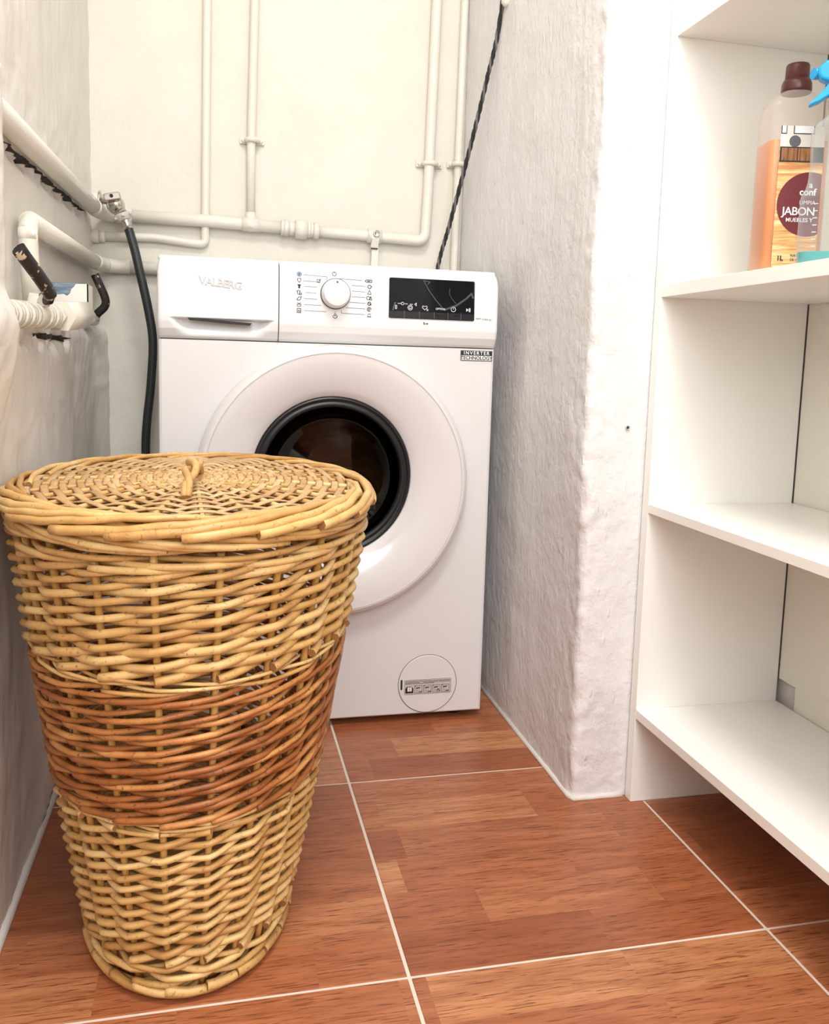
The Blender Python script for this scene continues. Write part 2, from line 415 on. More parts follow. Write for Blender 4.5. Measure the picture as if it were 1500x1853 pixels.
# caulk beads along the wall feet
def bead(path, r, name):
    b = MB(); pts = [(x + .0015 * nz(i, 0, 0, .7), y, .001 + .002 * abs(nz(i, 4, 0, .5))) for i, (x, y) in enumerate(path)]
    b.tube(pts, lambda t: r, 6); return structure(b.obj(name, M['caulk']))
bead([(.6425, y) for y in frange(.42, -.32, .02)] + [(.648, -.3285)] + [(x, -.3290) for x in frange(.66, .728, .017)], .0052, 'trim_1')
bead([(-.146, y) for y in frange(.40, -1.2, .03)], .0065, 'trim_2')

# ------------------------------------------------------------------ washing machine
wm = thing('washing_machine', 'white front-loading washing machine standing in the niche behind the basket', 'washing machine', (.2985, .19, 0))
WX0, WX1, WY1, ZS, ZTOP = .0015, .5955, .385, .7056, .8386
DC, GCn = Vector((.304, 0, .4605)), Vector((.299, 0, .4705))
b = MB()
nseg = 96; hole = .150; bv = .006
def rect_pt(a, x0, x1, z0, z1, cx, cz):
    dx, dz = cos(a), sin(a); t = 1e9
    if dx > 1e-9: t = min(t, (x1 - cx) / dx)
    if dx < -1e-9: t = min(t, (x0 - cx) / dx)
    if dz > 1e-9: t = min(t, (z1 - cz) / dz)
    if dz < -1e-9: t = min(t, (z0 - cz) / dz)
    return (cx + dx * t, cz + dz * t)
fx0, fx1, fz0, fz1 = WX0 + bv, WX1 - bv, .0145 + .003, ZS - .0012
ang = sorted([2 * pi * k / nseg for k in range(nseg)] + [atan2(z - GCn.z, x - GCn.x) % (2 * pi) for x in (fx0, fx1) for z in (fz0, fz1)])
inn = [(GCn.x + hole * cos(a), 0, GCn.z + hole * sin(a)) for a in ang]
out = []
for a in ang: p = rect_pt(a, fx0, fx1, fz0, fz1, GCn.x, GCn.z); out.append((p[0], 0, p[1]))
n = len(ang); b.add(inn + out, [(i, (i + 1) % n, n + (i + 1) % n, n + i) for i in range(n)])
tun = [(p[0], .05, p[2]) for p in inn]; b.add(inn + tun, [(i, (i + 1) % n, n + (i + 1) % n, n + i) for i in range(n)], 0, True)
def wrap(x0, x1, z0, z1, y): return [(x0, y, z0), (x1, y, z0), (x1, y, z1), (x0, y, z1)]
loops = [wrap(fx0, fx1, fz0, fz1, 0), wrap(WX0 + .0018, WX1 - .0018, .0152, ZS - .0012, .0018), wrap(WX0, WX1, .0145, ZS - .0012, bv), wrap(WX0, WX1, .0145, ZS - .0012, WY1)]
for A, B in zip(loops, loops[1:]): b.add(A + B, [(i, (i + 1) % 4, 4 + (i + 1) % 4, 4 + i) for i in range(4)])
b.add(loops[-1], [(0, 1, 2, 3)]); b.add(loops[-1][:2] + loops[0][:2], [(0, 1, 3, 2)])
b.box(WX0 + .001, WX1 - .001, .03, WY1, ZS - .0012, ZTOP - .004)
b.obj('body', M['enamel'], wm)
b = MB(); b.box(WX0, WX1, .012, WY1 + .005, ZTOP - .004, ZTOP + .006, 0, .004); b.obj('top_plate', M['enamel'], wm)
b = MB(); b.box(WX0 + .004, WX1 - .004, .004, .03, ZS - .003, ZS + .001); b.box(.2003, .2022, -.004, .03, ZS, ZTOP - .006); b.obj('seam', M['seam'], wm)
for fx in (.05, .55):
    for fy in (.05, .34):
        b = MB(); b.lathe([(.022, 0), (.022, .008), (.012, .010), (.012, .018)], (fx, fy, 0), 'Z', 20); b.obj('foot', M['rubber'], wm)
# control panel profile (y, z) swept along x
prof = [(.0005, ZS + .0006), (-.0035, ZS + .004), (-.0115, .7225), (-.0145, .7345), (-.0150, .742), (-.0146, .78), (-.0125, .818), (-.0100, .829), (-.0060, .8358), (0, ZTOP + .0005), (.012, ZTOP + .004)]
def pz(z):
    for (y0, z0), (y1, z1) in zip(prof, prof[1:]):
        if z <= z1: return y0 + (y1 - y0) * (z - z0) / (z1 - z0)
    return prof[-1][0]
zlist = sorted(set([p[1] for p in prof] + frange(ZS + .0006, ZTOP, .003)))
def panel(name, x0, x1, scoop, rl, rr):
    b = MB(); xs = sorted(set(frange(x0, x1, .004) + [x0 + .0008, x0 + .002, x1 - .0008, x1 - .002, x0 + .005, x1 - .005]))
    zz = [z for z in zlist if z < .7385 or z > .7425] + ([.7385, .7395, .7405, .7425] if scoop else [.74]); zz.sort()
    def f(x, z):
        y = pz(z); zo = z
        for e, r in ((x - x0, rl), (x1 - x, rr)):                      # rounded ends
            if r and e < r: q = 1 - e / r; y += r * .8 * (1 - sqrt(max(0, 1 - q * q)));  zo -= sstep(ZTOP - .03, ZTOP, z) * .012 * (q ** 2.2)
        if scoop:
            w = sstep(.012, .034, x - .008 - .6 * max(0, .7405 - z)) * sstep(.196, .170, x + .55 * max(0, .7405 - z))
            y += .019 * w * sstep(.7085, .737, z) * (1 if z < .7400 else 0)
        return (x, y, zo)
    b.grid(xs, zz, f); return b.obj(name, M['panel_white'], wm)
drawer = panel('detergent_drawer', WX0, .2005, True, .007, 0)
b = MB(); b.prism([(.049, .7425), (.1565, .7355), (.153, .7318), (.053, .7375)], -.0142, -.004, lambda p, q, h: (p, h + 0, q - .0008)); lab(b.obj('finger_slot', M['ink'], drawer), 'dark finger slot of the drawer')
cp = panel('control_panel', .2022, WX1, False, 0, .009)
PY = -.0152
def py(z): return pz(z) - .0004
text_mesh('brand_lettering', 'VALBERG', .0185, (.0690, py(.80) - .0003, .7975), (1, 0, -.10), (0, -.02, 1), M['logo'], drawer, .03, .0011, 'LEFT', .90)
# knob
b = MB(); kc = (.298, PY, .7905)
b.lathe([(.0262, .001), (.0262, -.003)], kc, 'Y', 48); b.obj('knob_base', M['ink'], wm)
b = MB(); b.lathe([(.0254, -.003), (.0250, -.006), (.0225, -.020), (.0212, -.0216), (.0205, -.0218), (.0, -.0219)], kc, 'Y', 48); kn = b.obj('program_knob', M['panel_white'], wm)
b = MB(); b.box(.2966, .2994, PY - .0228, PY - .0215, .8075, .8105); b.obj('pointer', M['ink_grey'], kn)
# printed programme marks
def stroke(b, pts, w, y=None, closed=False, mi=0, yfun=py):
    P = [Vector((p[0], p[1])) for p in pts]; n = len(P)
    for i in range(n if closed else n - 1):
        a, c = P[i], P[(i + 1) % n]; d = c - a
        if d.length < 1e-6: continue
        d.normalize(); s = Vector((-d.y, d.x)) * w * .62; a2, c2 = a - d * w * .4, c + d * w * .4
        q = [a2 + s, a2 - s, c2 - s, c2 + s]
        Y = (lambda z: y) if y is not None else yfun
        b.add([(p.x, Y(p.y), p.y) for p in q], [(0, 1, 2, 3)], mi)
def circ(cx, cz, r, n=12, a0=0, a1=2 * pi): return [(cx + r * cos(a0 + (a1 - a0) * k / n), cz + r * sin(a0 + (a1 - a0) * k / n)) for k in range(n + 1)]
b = MB(); bi = MB()
lx, rx = .2355, .3575
lz = [.8212 - .01027 * k for k in range(7)]; rz = [.8150 - .0097 * k + .0 for k in range(7)]
def shirt(x, z, s): return [(x - s, z + .8 * s), (x - .5 * s, z + s), (x + .5 * s, z + s), (x + s, z + .8 * s), (x + .7 * s, z + .2 * s), (x + .5 * s, z + .4 * s), (x + .5 * s, z - s), (x - .5 * s, z - s), (x - .5 * s, z + .4 * s), (x - .7 * s, z + .2 * s)]
stroke(bi, circ(lx, lz[0], .0036), .0010, closed=False, mi=1); stroke(bi, circ(lx, lz[0], .0014), .0012, mi=1)
stroke(bi, [(lx - .003, lz[1] + .003), (lx + .003, lz[1] + .003), (lx + .0026, lz[1] - .001), (lx, lz[1] - .0036), (lx - .0026, lz[1] - .001)], .0008, closed=True)
bi.add([(p[0], py(p[1]), p[1]) for p in shirt(lx, lz[2], .0034)], [(9, 0, 1, 2, 3, 4, 5, 8), (5, 6, 7, 8)])
stroke(bi, shirt(lx - .001, lz[3], .003), .0008, closed=True); stroke(bi, [(lx + .002, lz[3] - .001), (lx + .004, lz[3] - .001), (lx + .004, lz[3] - .004), (lx + .001, lz[3] - .004)], .0008, closed=True)
stroke(bi, [(lx - .004, lz[4] - .002), (lx - .001, lz[4] + .002), (lx + .004, lz[4] + .003), (lx + .002, lz[4] - .002), (lx - .002, lz[4] - .003)], .0009, closed=True)
stroke(bi, [(lx - .003, lz[5] - .003), (lx + .003, lz[5] - .003), (lx + .003, lz[5] + .0005), (lx - .003, lz[5] + .0005)], .0008, closed=True); stroke(bi, [(lx - .003, lz[5] + .003), (lx, lz[5] + .0016), (lx + .003, lz[5] + .003)], .0008)
stroke(bi, [(lx - .003, lz[6] - .0036), (lx + .003, lz[6] - .0036), (lx + .003, lz[6] + .0036), (lx - .003, lz[6] + .0036)], .0009, closed=True); stroke(bi, circ(lx, lz[6] - .0005, .0016, 8), .0007)
stroke(bi, circ(.2958, .8246, .0035, 14, pi * .58, pi * 2.42), .0008); stroke(bi, [(.2958, .8285), (.2958, .825)], .0008)
stroke(bi, circ(.298, .7525, .0036, 12, pi * .9, pi * 2.1), .0009); stroke(bi, circ(.298, .7545, .0018, 8), .0008)
stroke(bi, [(.2655, .8135), (.2715, .8135), (.2705, .8085), (.2665, .8085)], .0007, closed=True); stroke(bi, [(.2685, .8105), (.2725, .8150)], .0007)
stroke(bi, [(rx - .008, rz[0]), (rx - .0055, rz[0] + .002), (rx + .004, rz[0] + .002), (rx + .004, rz[0] - .002), (rx - .0055, rz[0] - .002)], .0009, closed=True); stroke(bi, [(rx - .004, rz[0]), (rx + .001, rz[0])], .0012)
stroke(bi, circ(rx, rz[1], .003, 9), .0010); stroke(bi, [(rx + .003, rz[1] - .0005), (rx + .0045, rz[1] + .001)], .0008)
stroke(bi, [(rx - .0032, rz[2] - .003), (rx + .0032, rz[2] - .003), (rx + .001, rz[2] + .002), (rx, rz[2] + .0036), (rx - .001, rz[2] + .002)], .0008, closed=True)
stroke(bi, circ(rx - .002, rz[3], .003, 8), .0009); stroke(bi, [(rx + .0005, rz[3] - .003), (rx + .0045, rz[3] - .003), (rx + .0025, rz[3] + .003)], .0009, closed=True)
stroke(bi, circ(rx, rz[4], .003, 7), .0011); stroke(bi, [(rx - .001, rz[4] + .001), (rx + .0035, rz[4] - .002)], .0009)
stroke(bi, circ(rx, rz[5], .0034, 12, 0, pi * 1.7), .0010); stroke(bi, circ(rx, rz[5], .0014, 8), .0008)
stroke(bi, [(rx - .003, rz[6] - .003), (rx + .0035, rz[6] - .003)], .0011); stroke(bi, [(rx - .002, rz[6] - .001), (rx - .001, rz[6] + .002), (rx + .0015, rz[6] + .002), (rx + .0026, rz[6] - .001)], .0007)
bi.obj('program_icons', [M['ink'], M['ink_blue']], cp)
lt = .0006
stroke(b, [(.2425, .8205), (.2830, .8190), (.2833, .8135)], lt); stroke(b, [(.2425, .8105), (.2715, .8093)], lt)
for k, xe in ((2, .2660), (3, .2645), (4, .2660), (5, .2735), (6, .2820)): stroke(b, [(.2440 + .002 * (k == 3), lz[k] + .0004), (xe, lz[k] - .0002)], lt)
stroke(b, [(.3045, .8130), (.3048, .8170), (.3440, .8155)], lt)
for k, xs_ in ((1, .3265), (2, .3270), (3, .3265), (4, .3230), (5, .3165)): stroke(b, [(xs_, rz[k] + .0012), (.3505, rz[k] + .0004)], lt)
stroke(b, [(.3085, .7625), (.3090, .7580), (.3500, .7572)], lt); stroke(b, [(.298, .7605), (.298, .7575)], lt)
b.obj('program_lines', M['ink_grey'], cp)
# display
def rrect(x0, x1, z0, z1, r, n=4):
    o = []
    for cx, cz, a in ((x1 - r, z1 - r, 0), (x0 + r, z1 - r, pi / 2), (x0 + r, z0 + r, pi), (x1 - r, z0 + r, 1.5 * pi)):
        o += [(cx + r * cos(a + k * pi / 2 / n), cz + r * sin(a + k * pi / 2 / n)) for k in range(n + 1)]
    return o
D0, D1, DZ0, DZ1 = .3925, .5490, .7535, .8236
b = MB(); oq = rrect(D0, D1, DZ0, DZ1, .0028)
b.add([(x, pz(z) - .0018, z) for x, z in oq] + [(x, pz(z) + .004, z) for x, z in oq], [tuple(range(len(oq)))] + [(i, (i + 1) % len(oq), len(oq) + (i + 1) % len(oq), len(oq) + i) for i in range(len(oq))])
disp = b.obj('display', M['screen'], wm)
def dy(z): return pz(z) - .0022
kx = [.3935, .4205, .4475, .4745, .5000, .5240, .5482]
for k in range(6):
    b = MB(); q = rrect(kx[k] + .0005, kx[k + 1] - .0005, .7545, .7655, .0008, 2)
    b.add([(x, dy(z), z) for x, z in q] + [(x, dy(z) + .001, z) for x, z in q], [tuple(range(len(q)))] + [(i, (i + 1) % len(q), len(q) + (i + 1) % len(q), len(q) + i) for i in range(len(q))])
    b.obj('touch_key', M['key'], disp)
b = MB()
for x in kx[1:-1]: stroke(b, [(x, .7545), (x, .7665)], .0006, yfun=dy)
b.obj('key_dividers', M['key_line'], disp)
b = MB(); q = .0007; zi = .7725
stroke(b, [(.4040, zi + .003), (.4040, zi - .003), (.4062, zi - .003), (.4062, zi + .003)], q, closed=True, yfun=dy)
stroke(b, [(.4080, .7790), (.4130, .7790)], q, yfun=dy); stroke(b, circ(.4165, .7790, .0024, 10), q, yfun=dy); stroke(b, [(.4205, .7788), (.4255, .7786)], q, yfun=dy)
stroke(b, [(.4300, .7784), (.4350, .7783)], q, yfun=dy); stroke(b, [(.4415, .7810), (.4385, .7785), (.4415, .7760)], q, closed=True, yfun=dy)
stroke(b, circ(.4305, zi, .0042, 12), q, yfun=dy); stroke(b, circ(.4305, zi, .0022, 8), q, yfun=dy)
stroke(b, [(.4570, zi - .003), (.4525, zi + .001), (.4535, zi + .004), (.4570, zi + .003), (.4605, zi + .004), (.4615, zi + .001)], q, closed=True, yfun=dy); stroke(b, circ(.4620, zi - .003, .0012, 6), q, yfun=dy)
stroke(b, circ(.5095, zi, .0042, 12), q, yfun=dy); stroke(b, [(.5095, zi + .003), (.5095, zi)], q, yfun=dy)
b.add([(x, dy(z), z) for x, z in ((.5335, zi - .003), (.5335, zi + .003), (.5375, zi))], [(0, 1, 2)])
stroke(b, [(.5388, zi - .003), (.5388, zi + .003)], .0009, yfun=dy); stroke(b, [(.5406, zi - .003), (.5406, zi + .003)], .0009, yfun=dy)
b.obj('display_icons', M['white_ink'], disp)
text_mesh('option_lettering', 'OPTION', .0046, (.4770, dy(zi) - .0001, zi - .0018), (1, 0, 0), (0, -.02, 1), M['white_ink'], disp, .015, .0001)
def dpx(x, y): return (D0 + (x - 100) / 1090 * (D1 - D0), DZ1 - (y - 90 - (x - 100) * .045) / 510 * (DZ1 - DZ0))
for w, pl in ((.0012, ((530, 130), (600, 260), (680, 370), (770, 475))), (.0009, ((530, 130), (610, 150), (580, 180))), (.0026, ((800, 505), (950, 450), (1080, 360), (1145, 295), (1165, 350))),
              (.0009, ((862, 230), (860, 300), (890, 360), (945, 425))), (.0022, ((150, 500), (175, 410))), (.0006, ((690, 550), (730, 590), (770, 565), (830, 605))), (.0006, ((850, 590), (920, 590), (985, 570)))):
    b = MB(); stroke(b, [dpx(*p) for p in pl], w, yfun=dy); lab(b.obj('crease_glint', M['glint_grey'], disp), 'painted reflection along a crease in the protective film')  # grey strokes paint in the reflections along the film's wrinkles
b = MB(); stroke(b, [(.4560, .7478), (.4560, .7445), (.4590, .7445)], .0008); stroke(b, [(.4560, .7478), (.4590, .7455)], .0008)
stroke(b, [(.4608, .7462), (.4640, .7462)], .0008); stroke(b, [(.4608, .7448), (.4640, .7448)], .0008); b.obj('lock_mark', M['ink'], cp)
text_mesh('model_lettering', 'WF7 1L/W7 EC', .0046, (.5525, py(.757) - .0001, .7565), (1, 0, -.06), (0, -.02, 1), M['ink_grey'], cp, 0, .0001)
# badge under the panel
b = MB(); bx0, bx1, bz0, bz1 = .5305, .5905, .6825, .7010
b.box(bx0, bx1, -.0009, .001, bz0, bz1); bd = b.obj('badge', M['ink'], wm)
b = MB(); b.box(bx0 + .0012, bx1 - .0012, -.0012, 0, bz0 + .0012, bz0 + .0095); b.obj('badge_field', M['panel_white'], bd)
text_mesh('badge_lettering', 'INVERTER', .0088, ((bx0 + bx1) / 2, -.0013, bz0 + .0112), (1, 0, 0), (0, 0, 1), M['white_ink'], bd, .02, .0001, 'CENTER', 1.32)
text_mesh('badge_lettering', 'TECHNOLOGY', .0090, ((bx0 + bx1) / 2, -.0014, bz0 + .0024), (1, 0, 0), (0, 0, 1), M['ink'], bd, .02, .0001, 'CENTER', .98)
# door ring, lofted between off-centre circles
def loft(b, rings, n=96, mi=0):
    vs = []
    for (c, r, y) in rings: vs += [(c.x + r * cos(2 * pi * k / n), y, c.z + r * sin(2 * pi * k / n)) for k in range(n)]
    b.add(vs, [(i * n + k, (i + 1) * n + k, (i + 1) * n + (k + 1) % n, i * n + (k + 1) % n) for i in range(len(rings) - 1) for k in range(n)], mi, True)
def mixc(t): return DC.lerp(GCn, t)
b = MB(); loft(b, [(DC, .2395, .001), (DC, .2425, -.004), (DC, .2430, -.012), (DC, .2415, -.020), (DC, .2375, -.0275), (DC, .2325, -.0315), (DC, .2300, -.0322), (DC, .2285, -.0318),
    (mixc(.05), .2235, -.0318), (mixc(.2), .205, -.0300), (mixc(.5), .182, -.0245), (mixc(.8), .158, -.0165), (mixc(1), .144, -.0100), (mixc(1), .1425, -.0080), (mixc(1), .1425, .004)])
door = b.obj('door', M['door_white'], wm)
b = MB(); loft(b, [(mixc(.03), .2292, -.0325), (mixc(.03), .2286, -.0330), (mixc(.03), .2280, -.0325)]); b.obj('door_seam', M['logo'], door)
b = MB(); loft(b, [(GCn, .1428, -.006), (GCn, .1405, -.0105), (GCn, .1370, -.0105), (GCn, .1345, -.006), (GCn, .1315, -.0075), (GCn, .1275, -.0085), (GCn, .1240, -.006), (GCn, .1225, .002), (GCn, .122, .010)])
b.obj('door_gasket', M['gasket'], door)
b = MB(); loft(b, [(GCn, .1225, -.002), (GCn, .1185, .007), (GCn, .110, .019), (GCn, .096, .031), (GCn, .075, .041), (GCn, .045, .048), (GCn, .012, .051), (GCn, .0005, .051)])
b.obj('door_glass', M['glass'], door)
b = MB(); loft(b, [(GCn, .1495, .012), (GCn, .146, .030), (GCn, .152, .045), (GCn, .146, .060), (GCn, .150, .075)]); b.obj('bellows', M['gasket'], wm)
b = MB(); loft(b, [(GCn, .150, .078), (GCn, .165, .080), (GCn, .22, .095), (GCn, .22, .33), (GCn, .10, .34), (GCn, .001, .34)]); dr = b.obj('drum', M['steel'], wm)
for k in range(3):
    a = .9 + k * 2 * pi / 3; c, s_ = cos(a), sin(a)
    b = MB(); b.prism([(-.03, .222), (.03, .222), (.012, .17), (-.012, .17)], .09, .32, lambda p, q, h: (GCn.x + p * -s_ + q * c, h, GCn.z + p * c + q * s_)); b.obj('drum_paddle', M['steel'], dr)
# filter cover with its pictogram sticker
fc = Vector((.4875, 0, .0735))
b = MB(); b.lathe([(.0572, .002), (.0572, -.0003), (.0563, -.0003), (.0563, .002)], fc, 'Y', 64, caps=False); b.obj('filter_seam', M['seam'], wm)
b = MB(); b.lathe([(.0562, .002), (.0560, -.0010), (.0552, -.0016), (.0545, -.0016), (0, -.0016)], fc, 'Y', 64); fcv = b.obj('filter_cover', M['enamel'], wm)
b = MB(); q = rrect(.4352, .4388, .0640, .0838, .0015, 3); b.prism(q, -.0019, -.0010, lambda p, r, h: (p, h, r)); b.obj('pry_slot', M['ink'], fcv)
b = MB(); b.prism(rrect(.4425, .5335, .0545, .0830, .0014, 3), -.0021, -.0012, lambda p, r, h: (p, h, r)); stk = b.obj('sticker', M['sticker'], fcv)
b = MB(); Y0 = -.0023
stroke(b, rrect(.4430, .5330, .0550, .0825, .0014, 3), .0005, Y0, True, 1)
for z, segs in ((.0797, ((.4445, .4475), (.4490, .4700), (.4715, .4960), (.4980, .5150), (.5165, .5310))), (.0772, ((.4445, .4600), (.4615, .4720), (.4790, .5080), (.5095, .5310))), (.0752, ((.4445, .4560), (.4580, .4790), (.4810, .5000)))):
    for a, c in segs: stroke(b, [(a, z), (c, z)], .0009, Y0, False, 1)
b.add([(x, Y0, z) for x, z in ((.4445, .0570), (.4445, .0660), (.4475, .0700), (.4565, .0700), (.4600, .0660), (.4600, .0570))], [(0, 1, 2, 3, 4, 5)], 0)
for x in (.4490, .4535): b.add([(x - .0004, Y0 - .0002, .0605), (x - .0004, Y0 - .0002, .0690), (x + .0034, Y0 - .0002, .0690), (x + .0034, Y0 - .0002, .0605)], [(0, 1, 2, 3)], 2)
for k in range(4):
    x0 = .4625 + k * .0175
    stroke(b, [(x0, .0572), (x0 + .0145, .0572), (x0 + .0145, .0710), (x0, .0710)], .0007, Y0, True, 1)
    b.add([(x0, Y0 - .0001, .0710), (x0, Y0 - .0001, .0685), (x0 + .0028, Y0 - .0001, .0710)], [(0, 1, 2)], 0)
    b.add([(x0 + .002, Y0 - .0001, .0645), (x0 + .003, Y0 - .0001, .0680), (x0 + .0115, Y0 - .0001, .0685), (x0 + .0095, Y0 - .0001, .0655)], [(0, 1, 2, 3)], 1)
    stroke(b, [(x0 + .002, .0610), (x0 + .007, .0612)], .0007, Y0, False, 1); stroke(b, [(x0 + .0085, .0590), (x0 + .0105, .0590 + .004 * (k == 2)), (x0 + .0135, .0590)], .0012, Y0, False, 0)
b.obj('sticker_print', [M['ink'], M['ink_grey'], M['panel_white']], stk)

# ------------------------------------------------------------------ laundry basket
bk = thing('laundry_basket', 'tall oval wicker laundry basket with a brown band and a woven lid', 'basket', (.0685, -.475, 0))
NS = 24
def cross(z):
    """centre and half axes of the basket wall at height z"""
    t = z / .50
    t = max(0, t); a = .107 + .093 * t ** .85; bb = .166 + .096 * t ** .88
    return (.0670 + .0065 * t, -.478 + .030 * t, a, bb)
# angles equally spaced along the oval
def even_angles(a, bb, n, ph=0):
    m = 720; L = [0]
    for k in range(m):
        u0, u1 = 2 * pi * k / m, 2 * pi * (k + 1) / m
        L.append(L[-1] + math.hypot(a * (cos(u1) - cos(u0)), bb * (sin(u1) - sin(u0))))
    outp = []
    for i in range(n):
        s_ = ((i + ph) / n % 1) * L[-1]; k = 0
        lo, hi = 0, m
        while hi - lo > 1:
            md = (lo + hi) // 2
            if L[md] <= s_: lo = md
            else: hi = md
        f = (s_ - L[lo]) / (L[lo + 1] - L[lo]); outp.append(2 * pi * (lo + f) / m + (2 * pi if False else 0))
    return outp
SA = even_angles(.165, .22, NS, .48)
def stake_angle(i):
    """continuous angle of stake number i (float), wraps round the oval"""
    k = math.floor(i); f = i - k
    def A(j): return SA[j % NS] + 2 * pi * (j // NS) - (2 * pi if SA[j % NS] > SA[-1] + 1e-9 else 0)
    base = [SA[0] + ((s_ - SA[0]) % (2 * pi)) for s_ in SA]
    g = lambda j: base[j % NS] + 2 * pi * (j // NS)
    return g(k) * (1 - f) + g(k + 1) * f
def wall_pt(ang, z, off):
    cx, cy, a, bb = cross(z)
    nx, ny = cos(ang) / a, sin(ang) / bb; l = math.hypot(nx, ny)
    return Vector((cx + a * cos(ang) + off * nx / l, cy + bb * sin(ang) + off * ny / l, z))
SR = .0038
for i in range(NS):
    b = MB(); wob = rnd.uniform(-.003, .003)
    b.tube([wall_pt(stake_angle(i) + wob * sin(z * 9), z, 0) for z in frange(.012, .495, .03)], lambda t: SR * (.92 + .12 * t), 7); b.obj('stake', M['willow_stake'], bk)
def weave(z0, pitch, period, levels, r, mat, name, count=NS, SUB=7):
    steps = int(round(levels * period)); off = SR + r * 1.05
    for i in range(count):
        pts = []; ph = rnd.uniform(-.0012, .0012); rr = r * rnd.uniform(.88, 1.1)
        i0 = i * NS / count
        for k in range(steps * SUB + 1):
            s_ = k / SUB; q = s_ % period
            # offset: front at integer steps except the last of each period
            def o_at(j): return -off if (j % period) == period - 1 else off
            j = math.floor(s_); f = s_ - j; f2 = .78 * f + .22 * f * f * (3 - 2 * f)
            o_ = o_at(j) * (1 - f2) + o_at(j + 1) * f2
            z = z0 + pitch * s_ / period + ph + .0011 * nz(i, s_, z0, .9)
            pts.append(wall_pt(stake_angle(i0 + s_), z, o_ + .0006 * nz(s_, i, 3, 1.1)))
        b = MB(); n_ = len(pts)
        b.tube(pts, lambda t: rr * (1.08 - .2 * t), 6, capmi=1); b.obj(name, [mat, M['cut_end']], bk)
weave(.046, .0142, 2, 11, .0039, M['willow'], 'willow_rod')
weave(.2010, .00155, 3, 8.34, .0021, M['willow'], 'thin_rod', 3)
weave(.2120, .0186, 3, 7.67, .0034, M['willow_brown'], 'brown_rod')
weave(.3545, .00165, 3, 8.34, .0023, M['willow'], 'thin_rod', 3)
weave(.3690, .0149, 2, 7.5, .0043, M['willow'], 'willow_rod')
weave(.4770, .00235, 3, 8.67, .0036, M['willow'], 'rim_rod', 3)
weave(.0200, .00240, 3, 9.0, .0036, M['willow'], 'foot_rod', 3)
# plaited borders: rods that start at a cut end on the outside and dive under the next ones
def border(cx, cy, a, bb, z, nrod, span, path, r, mat, name, parent, ph=0, twist=1):
    for i in range(nrod):
        pts = []; u0 = 2 * pi * (i + ph + rnd.uniform(-.12, .12)) / nrod; rr = r * rnd.uniform(.88, 1.12); n_ = 26
        sp = span * rnd.uniform(.9, 1.12)
        for k in range(n_ + 1):
            t = k / n_; ang = u0 + twist * sp * t
            x = t * (len(path) - 1); j = min(int(x), len(path) - 2); f = x - j; f = f * f * (3 - 2 * f)
            do = path[j][0] * (1 - f) + path[j + 1][0] * f; dz = path[j][1] * (1 - f) + path[j + 1][1] * f
            nx, ny = cos(ang) / a, sin(ang) / bb; l = math.hypot(nx, ny)
            pts.append((cx + a * cos(ang) + do * nx / l, cy + bb * sin(ang) + do * ny / l, z + dz + .0006 * nz(i, t * 5, 1, 1)))
        b = MB(); b.tube(pts, lambda t: rr * (1.05 - .35 * t), 7, capmi=1); b.obj(name, [mat, M['cut_end']], parent)
cx, cy, a, bb = cross(.012)
border(cx, cy, a, bb, .0095, 22, .95, [(.0095, .0040), (.0085, .0010), (.0050, -.0025), (-.001, -.0035), (-.009, .002)], .0056, M['willow'], 'border_rod', bk)
b = MB(); b.lathe([(1, 0), (1, .008), (0, .008)], (0, 0, 0), 'Z', 48)
b.v = [(cx + x * (a - .006), cy + y * (bb - .006), .010 + z) for x, y, z in b.v]; b.obj('base', M['willow_stake'], bk)
# lid
LC, LA, LB, LZ = Vector((.0735, -.452, .5235)), .200, .268, .5235
def lid_z(t): return LZ + .006 * (1 - t * t)
def lid_pt(t, ang, off=0): return Vector((LC.x + LA * t * cos(ang), LC.y + LB * t * sin(ang), lid_z(t) + off))
b = MB(); b.tube([lid_pt(.965, 2 * pi * k / 90, -.006) for k in range(90)], .0055, 8, closed=True); lid = b.obj('lid', M['willow_lid'], bk)
NL = 36
NL = 28
LAng = even_angles(LA, LB, NL, .25)
for i in range(NL // 2):
    b = MB(); pts = [lid_pt(t, LAng[i]) if t >= 0 else lid_pt(-t, LAng[i + NL // 2]) for t in frange(-.97, .97, .08)]
    b.tube(pts, .0030, 6); b.obj('lid_spoke', M['willow'], lid)
NR = 19
for k in range(NR):
    t = .085 + (.93 - .085) * k / (NR - 1); pts = []; m = 0
    SUBL = 4
    for i in range(NL):
        for s_ in range(SUBL):
            f = s_ / SUBL; f2 = f * f * (3 - 2 * f)
            a0 = LAng[i]; a1 = LAng[(i + 1) % NL]; a1 = a0 + ((a1 - a0) % (2 * pi))
            o0 = .0032 * (1 if (i + k) % 2 else -1); o1 = -o0 if i < NL - 1 or True else o0
            wig = .0022 * nz(k, i + f, 2, .8)
            pts.append(lid_pt(t + wig, a0 * (1 - f) + a1 * f, o0 * (1 - f2) + o1 * f2))
    b = MB(); wd = (.93 - .085) / (NR - 1)
    n_ = len(pts)
    b.tube(pts, 0, 6, closed=True, flat=(.0047, .0016, lambda i: (0, 0, 1))); b.obj('lid_strip', M['willow_lid'], lid)
border(LC.x, LC.y, LA, LB, LZ, 20, 1.30, [(.0130, -.0095), (.0118, -.0050), (.0085, .001), (.002, .0060), (-.007, .006), (-.014, .002)], .0046, M['willow'], 'border_rod', lid)
border(LC.x, LC.y, LA, LB, LZ, 20, 1.30, [(-.006, .000), (-.001, -.006), (.004, -.0120), (.0070, -.0170), (.0060, -.0215), (.001, -.0235)], .0042, M['willow'], 'border_rod', lid, .5)
b = MB(); b.tube([lid_pt(1.0, 2 * pi * k / 90, -.016) for k in range(90)], .0052, 8, closed=True); b.obj('lid_hoop', M['willow'], lid)
